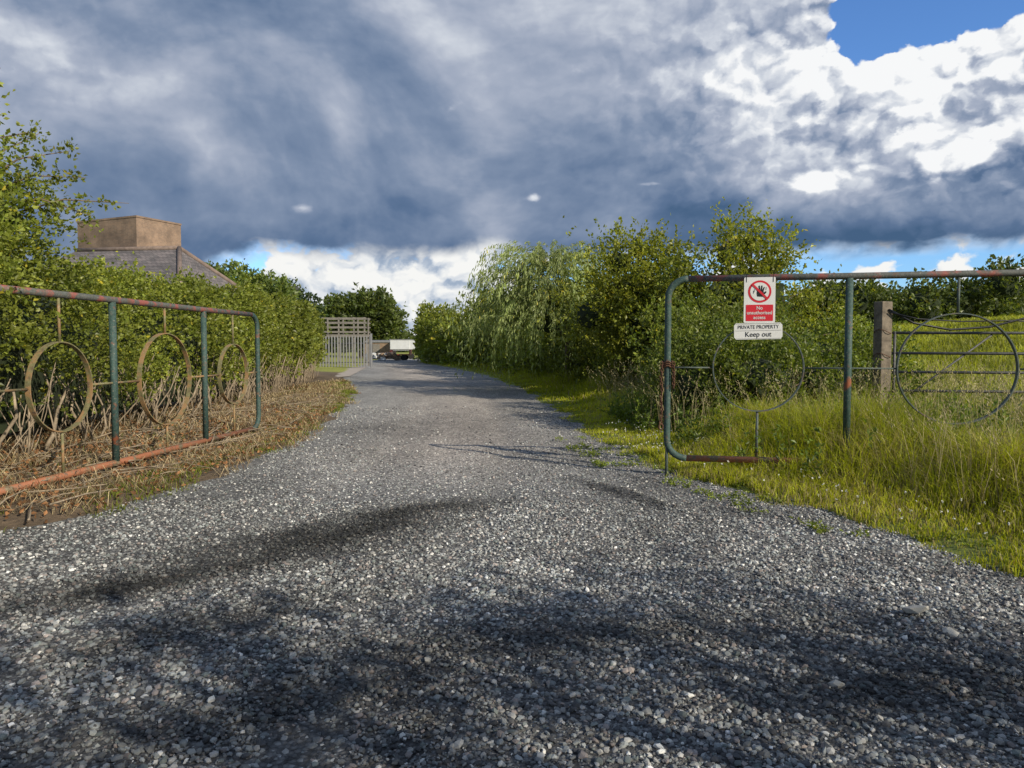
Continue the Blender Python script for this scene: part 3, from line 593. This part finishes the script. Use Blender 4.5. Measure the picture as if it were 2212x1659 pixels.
bf.tube([(-.1,-.1,1.92),(.25,-.1,1.72),(.75,-.12,1.62),(1.3,-.1,1.66),(2,-.1,1.84),(3,-.1,1.9)],.016,8)
bf.tube([(-.1,-.12,1.88),(.3,-.12,1.78),(.9,-.12,1.74),(1.6,-.1,1.75),(2.6,-.1,1.7)],.011,6); bf.obj('cables',M_k,e,True)
# ---------------------------------------------------------------- building
def brickmat(name,c1,c2,mort,sc,bw=.5,rh=.25):
    m,nt,b=newmat(name); v=tcoord(nt,(1,1,1))
    br=nt.nodes.new('ShaderNodeTexBrick'); br.inputs['Scale'].default_value=sc; br.inputs['Color1'].default_value=(*c1,1); br.inputs['Color2'].default_value=(*c2,1)
    br.inputs['Mortar'].default_value=(*mort,1); br.inputs['Mortar Size'].default_value=.015; br.inputs['Brick Width'].default_value=bw; br.inputs['Row Height'].default_value=rh
    sp=nt.nodes.new('ShaderNodeSeparateXYZ'); L(nt,v,sp.inputs[0]); a=nt.nodes.new('ShaderNodeMath'); a.operation='ADD'; L(nt,sp.outputs[0],a.inputs[0]); L(nt,sp.outputs[1],a.inputs[1])
    cb=nt.nodes.new('ShaderNodeCombineXYZ'); L(nt,a.outputs[0],cb.inputs[0]); L(nt,sp.outputs[2],cb.inputs[1]); L(nt,cb.outputs[0],br.inputs['Vector'])
    f=noise(nt,v,1.6,8,.7); L(nt,mixc(nt,1,br.outputs[0],ramp(nt,f,[(.3,(.55,.55,.57)),(.7,(1.3,1.25,1.2))]),'MULTIPLY'),b.inputs['Base Color']); b.inputs['Roughness'].default_value=.9; bump(nt,b,f,.3)
    return m
M_brick=brickmat('brick',(.29,.20,.145),(.23,.165,.125),(.28,.23,.19),4.5)
M_slate=brickmat('slate',(.12,.115,.125),(.20,.18,.19),(.03,.03,.035),3,.45,.4)
M_ridge=plain('ridge_tile',(.20,.15,.13),.9,.3)
hb=empty('brick_house')
d1=Vector((.406,.914,0)); d2=Vector((-.914,.406,0)); c0=Vector((-15.1,30,0))
def prism(name,corners,z0,z1,mat):
    bf=Buf(); v=[(p.x,p.y,z0) for p in corners]+[(p.x,p.y,z1) for p in corners]; bf.add(v,[(3,2,1,0),(4,5,6,7)]+[(i,(i+1)%4,(i+1)%4+4,i+4) for i in range(4)]); return bf.obj(name,mat,hb)
cs=[c0,c0+d1*2.2,c0+d1*2.2+d2*3.5,c0+d2*3.5]; prism('tower',cs,2.5,6.62,M_brick)
ctr=c0+d1*1.1+d2*1.75; cs2=[ctr+(p-ctr)*1.015 for p in cs]; prism('coping',cs2,6.62,6.69,M_brick)
A=Vector((-11.4,25.5,3.1));B=Vector((-10.4,31.5,3.1)); ax=Vector((-.986,.164,0)); Cc=A+ax*8.5;Dd=B+ax*8.5
r1=(A+B)/2+ax*2.0; r1.z=5.2; r2=r1+ax*4.5
bf=Buf(); bf.add([tuple(p) for p in(A,B,Dd,Cc,r1,r2)],[(0,1,4),(1,2,5,4),(2,3,5),(3,0,4,5)]); bf.obj('roof',M_slate,hb)
bf=Buf(); o_=Vector((0,0,.03))
for p,q in((A,r1),(B,r1),(r1,r2)): bf.tube([p+o_,(p+q)/2+o_,q+o_],.09,8)
bf.obj('ridge_tiles',M_ridge,hb,True)
ins=[p+((A+Cc+B+Dd)/4-p)*.06 for p in(A,B,Dd,Cc)]; prism('walls',ins,-.1,3.09,M_brick)
wb=Buf()
for t_ in(.25,.6):
    p=ins[0].lerp(ins[1],t_); wb.box((p.x+.03,p.y,1.7),(.06,1.0,1.2),-.16)
wb.obj('windows',flat('glass',(.05,.06,.08),.1),hb)
# ---------------------------------------------------------------- palisade gate
M_gal=plain('galvanised',(.27,.275,.29),.55,.15,5,.2)
e=empty('palisade_gate',(-9.6,50,0)); bf=Buf(); W=3.7
def pal(bf,p,q,h):
    n=int((Vector(q)-Vector(p)).length/.19)
    for i in range(n):
        c=Vector(p).lerp(Vector(q),i/n); bf.box((c.x,c.y,h/2+.05),(.085,.03,h-.1)); 
        v=[(c.x-.042,c.y-.014,h),(c.x+.042,c.y-.014,h),(c.x,c.y,h+.12),(c.x-.042,c.y+.014,h),(c.x+.042,c.y+.014,h)]; bf.add(v,[(0,1,2),(4,3,2),(1,4,2),(3,0,2)])
pal(bf,(0,0,0),(-3.5,-.2,0),2.1); pal(bf,(-3.6,-.3,0),(-4.6,-5.5,0),2.1); bf.obj('pales',M_gal,e)
bf=Buf()
for z in(.4,1.7): bf.box((-1.75,.05,z),(3.6,.05,.06),.057); bf.box((-4.15,-2.9,z),(.05,5.3,.06),-.19)
for x,y in((.1,0),(-3.6,-.25)): bf.box((x,y,1.15),(.12,.12,2.4))
bf.obj('frame',M_gal,e)
M_gw=plain('grey_timber',(.20,.185,.17),.9,.3,5)
e=empty('timber_rack',(-12.4,56,0)); bf=Buf()
for z in(2.6,2.95,3.3,3.62):
    bf.box((-.3,0,z),(3.4,.06,.11)); bf.box((-.3,1.6,z),(3.4,.06,.11))
for x in(-1.9,-.7,.45,1.25): bf.box((x,.05,1.85),(.1,.1,3.7)); bf.box((x,1.55,1.85),(.1,.1,3.7))
bf.box((-.3,.8,2.3),(3.4,1.7,.2)); bf.obj('rails',M_gw,e)
M_van=plain('white_panel',(.60,.62,.64),.5,.08,2); M_brown=plain('brown_cladding',(.24,.17,.12),.8,.3,3); M_tyre=plain('tyre',(.02,.02,.02),.9)
def wheel(bf,x,y,z,r,w=.2): bf.tube([(x,y-w/2,z),(x,y+w/2,z)],r,16)
e=empty('box_trailer',(-14.0,95,0)); bf=Buf(); bf.box((0,0,1.8),(2.5,5,1.2)); bf.obj('body',M_van,e,bevel=.06)
bf=Buf(); bf.box((0,0,2.45),(2.6,5.1,.08)); bf.box((0,-2.56,1.1),(2.52,.06,.08)); bf.obj('trim',M_gal,e)
bf=Buf(); [wheel(bf,x,y,.35,.35) for x in(-1.1,1.1) for y in(-1,.2)]; bf.obj('wheels',M_tyre,e)
e=empty('storage_shed',(-17.2,97,0)); bf=Buf(); bf.box((0,0,1.1),(3.6,3,2.2)); bf.obj('walls',M_brown,e)
bf=Buf(); bf.box((0,0,2.28),(3.9,3.3,.14),0,.06); bf.obj('roof',M_gal,e); bf=Buf(); bf.box((-.3,-1.53,.95),(.9,.06,1.9)); bf.obj('door',M_gw,e)
e=empty('flatbed_trailer',(-12.6,84,0)); bf=Buf(); bf.box((0,0,.65),(2.2,1.8,.1)); bf.box((1.08,0,.95),(.06,1.8,.5)); bf.box((-1.08,0,.95),(.06,1.8,.5)); bf.box((-1.7,0,.6),(1.4,.08,.08)); bf.obj('bed',plain('red_paint',(.35,.06,.04),.6),e)
bf=Buf(); [wheel(bf,x,y,.32,.32) for x in(-.4,.4) for y in(-.95,.95)]; bf.obj('wheels',M_tyre,e)
for mt_,nm,ct_ in((M_van,'scrap_pile',18),(M_brown,'timber_pile',22)):
    e=empty(nm,(-14.6 if mt_ is M_van else -13.2,80,0)); bf=Buf()
    for i in range(ct_): bf.box((rng.uniform(-1.2,.9),rng.uniform(-.6,.6),rng.uniform(.1,.85)),(rng.uniform(.3,1.0),rng.uniform(.1,.5),rng.uniform(.05,.3)),rng.uniform(0,3),rng.uniform(-.6,.6))
    bf.obj('boards',mt_,e)
e=empty('floodlight_pole',(-20.4,70,0)); bf=Buf(); bf.tube([(0,0,0),(0,0,7)],.07,8); bf.box((0,-.1,7),(.6,.2,.3)); bf.obj('pole',M_galv,e)
# ---------------------------------------------------------------- world
EL=math.radians(28); sd=Vector((.74,-.67,0)).normalized(); AZ=math.atan2(sd.x,sd.y)
sun=bpy.data.lights.new('sun','SUN'); sun.energy=5.0; sun.angle=math.radians(.5); sun.color=(1,.90,.71)
so=link(bpy.data.objects.new('sun',sun)); so.location=(20,-10,20)
so.rotation_euler=Vector((sd.x*math.cos(EL),sd.y*math.cos(EL),math.sin(EL))).to_track_quat('Z','Y').to_euler()
w=bpy.data.worlds.new('World'); scene.world=w; w.use_nodes=True; nt=w.node_tree; nt.nodes.clear()
def m(op,*a):
    n=nt.nodes.new('ShaderNodeMath'); n.operation=op
    for i,x in enumerate(a):
        if isinstance(x,(int,float)): n.inputs[i].default_value=x
        else: L(nt,x,n.inputs[i])
    return n.outputs[0]
def add(*a):
    r=a[0]
    for x in a[1:]: r=m('ADD',r,x)
    return r
def mul(a,b): return m('MULTIPLY',a,b)
def sub(a,b): return m('SUBTRACT',a,b)
def ss(a,b,x):
    n=nt.nodes.new('ShaderNodeMapRange'); n.interpolation_type='SMOOTHSTEP'; n.inputs[1].default_value=a; n.inputs[2].default_value=b; L(nt,x,n.inputs[0]); return n.outputs[0]
tc=nt.nodes.new('ShaderNodeTexCoord'); nz=nt.nodes.new('ShaderNodeVectorMath'); nz.operation='NORMALIZE'; L(nt,tc.outputs['Generated'],nz.inputs[0])
sp=nt.nodes.new('ShaderNodeSeparateXYZ'); L(nt,nz.outputs[0],sp.inputs[0]); x,y,z=sp.outputs
u=m('ARCTAN2',x,y); v=m('ARCSINE',z)
def vec(a,b,c):
    n=nt.nodes.new('ShaderNodeCombineXYZ')
    for i,q in enumerate((a,b,c)):
        if isinstance(q,(int,float)): n.inputs[i].default_value=q
        else: L(nt,q,n.inputs[i])
    return n.outputs[0]
def vadd(a,b):
    n=nt.nodes.new('ShaderNodeVectorMath'); n.operation='ADD'
    for i,q in enumerate((a,b)):
        if isinstance(q,tuple): n.inputs[i].default_value=q
        else: L(nt,q,n.inputs[i])
    return n.outputs[0]
def G(u0,v0,su,sv,amp):
    a=mul(sub(u,u0),1/su); b=mul(sub(v,v0),1/sv); return mul(m('EXPONENT',mul(add(mul(a,a),mul(b,b)),-1)),amp)
P0=vec(u,mul(v,1.35),0)
wn=nt.nodes.new('ShaderNodeTexNoise'); wn.noise_dimensions='2D'; wn.inputs['Scale'].default_value=14; wn.inputs['Detail'].default_value=5; wn.inputs['Roughness'].default_value=.6; L(nt,P0,wn.inputs['Vector'])
wv=nt.nodes.new('ShaderNodeVectorMath'); wv.operation='MULTIPLY_ADD'; L(nt,wn.outputs['Color'],wv.inputs[0]); wv.inputs[1].default_value=(.055,.055,0); wv.inputs[2].default_value=(-.0275,-.0275,0)
PW=vadd(P0,wv.outputs[0])
def puff(off,s,det=2.5,sm=.35):
    n=nt.nodes.new('ShaderNodeTexVoronoi'); n.voronoi_dimensions='2D'; n.feature='SMOOTH_F1'; n.normalize=True; n.inputs['Scale'].default_value=s; n.inputs['Detail'].default_value=det; n.inputs['Roughness'].default_value=.55; n.inputs['Lacunarity'].default_value=2.2; n.inputs['Smoothness'].default_value=sm
    L(nt,vadd(PW,off) if off else PW,n.inputs['Vector']); return n.outputs['Distance']
pa=puff(None,12); pb=puff((.008,.016,0),12)
prel=sub(pb,pa)
nL=noise(nt,P0,2.6,6,.52,.25,'2D'); nL2=noise(nt,vadd(P0,(.03,.06,0)),2.6,6,.52,.25,'2D')
nM=noise(nt,vec(u,mul(v,2.4),0),7,6,.55,.3,'2D')
nn=sub(nL,.5); mm_=sub(nM,.5); pp=sub(.40,pa)
hole=add(G(.50,.44,.15,.10,1.05),G(.62,.39,.12,.075,.65),G(.43,.35,.028,.05,.45),G(-.275,.178,.018,.008,.55),mul(nn,.35),mul(pp,-1.0),mul(mm_,.3))
blue1=ss(.47,.535,hole)
rimd=ss(.02,.45,hole)
base=add(.118,mul(nn,.07),mul(mm_,.04),mul(pp,.02))
basel=sub(base,mul(ss(-.32,-.5,u),.05))
below=ss(.014,-.014,sub(v,basel))
lowc=add(G(-.13,.095,.13,.045,.45),G(-.27,.05,.14,.05,.34),G(.02,.05,.2,.025,.20),G(.5,.05,.1,.006,.30),mul(nn,.9),mul(pp,1.8),mul(mm_,.6))
lowmask=ss(.20,.36,lowc)
gR=add(G(.42,.32,.20,.13,.75),G(.60,.24,.10,.08,.55),mul(rimd,.4),G(-.6,.32,.12,.06,.15))
gain=m('MINIMUM',add(.06,gR),.9)
t=add(.355,G(.29,.38,.20,.10,.34),G(.52,.30,.15,.09,.42),G(-.58,.30,.18,.06,.20),G(-.02,.44,.34,.09,.22),G(-.45,.43,.12,.05,.10),G(-.1,.17,.5,.05,-.08),G(.5,.13,.35,.030,-.20),G(0,.130,.9,.018,-.13),
      mul(rimd,.24),mul(mul(prel,gain),2.6),mul(mul(pp,gain),.9),mul(sub(nL,nL2),1.1),mul(nn,.50),mul(mm_,.22))
tuf=add(G(.385,.205,.032,.014,.75),G(.53,.215,.042,.020,.75),G(.44,.215,.02,.008,.5),G(.03,.198,.018,.010,.62),G(.18,.213,.03,.005,.55),G(.62,.20,.03,.02,.5),mul(mm_,.9),mul(pp,.7))
t=add(t,mul(ss(.34,.66,tuf),.45))
dcol=ramp(nt,t,[(0,(.06,.12,.225)),(.20,(.11,.175,.30)),(.40,(.215,.28,.405)),(.60,(.39,.44,.55)),(.78,(.64,.68,.75)),(.95,(.93,.94,.95))])
t2=add(.60,mul(prel,3.2),mul(pp,1.2),mul(nn,.5),mul(sub(v,.07),3.2))
lcol=ramp(nt,t2,[(0,(.24,.33,.47)),(.35,(.40,.48,.60)),(.65,(.70,.74,.79)),(1,(.93,.93,.91))])
cl=mixc(nt,below,dcol,lcol)
cmask=add(mul(sub(1,below),sub(1,blue1)),mul(below,lowmask))
sky=nt.nodes.new('ShaderNodeTexSky'); sky.sky_type='NISHITA'; sky.sun_disc=False; sky.sun_elevation=EL; sky.sun_rotation=AZ; sky.dust_density=.3; sky.ozone_density=2.0
skc=mixc(nt,1.0,sky.outputs[0],(.72,1.05,1.5),'MULTIPLY')
bg1=nt.nodes.new('ShaderNodeBackground'); bg1.inputs[1].default_value=.12; L(nt,skc,bg1.inputs[0])
bg2=nt.nodes.new('ShaderNodeBackground'); L(nt,cl,bg2.inputs[0])
mx=nt.nodes.new('ShaderNodeMixShader'); L(nt,cmask,mx.inputs[0]); L(nt,bg1.outputs[0],mx.inputs[1]); L(nt,bg2.outputs[0],mx.inputs[2])
out=nt.nodes.new('ShaderNodeOutputWorld'); L(nt,mx.outputs[0],out.inputs[0])
w.cycles.sampling_method='MANUAL'; w.cycles.sample_map_resolution=512
# ---------------------------------------------------------------- camera
cam=bpy.data.cameras.new('camera'); cam.lens=26; cam.sensor_width=36; cam.clip_end=4000
co=link(bpy.data.objects.new('camera',cam)); co.location=(0,0,1.35); co.rotation_euler=(math.radians(90-2.76),0,0)
scene.camera=co
scene.view_settings.view_transform='Standard'; scene.view_settings.look='None'; scene.view_settings.exposure=0
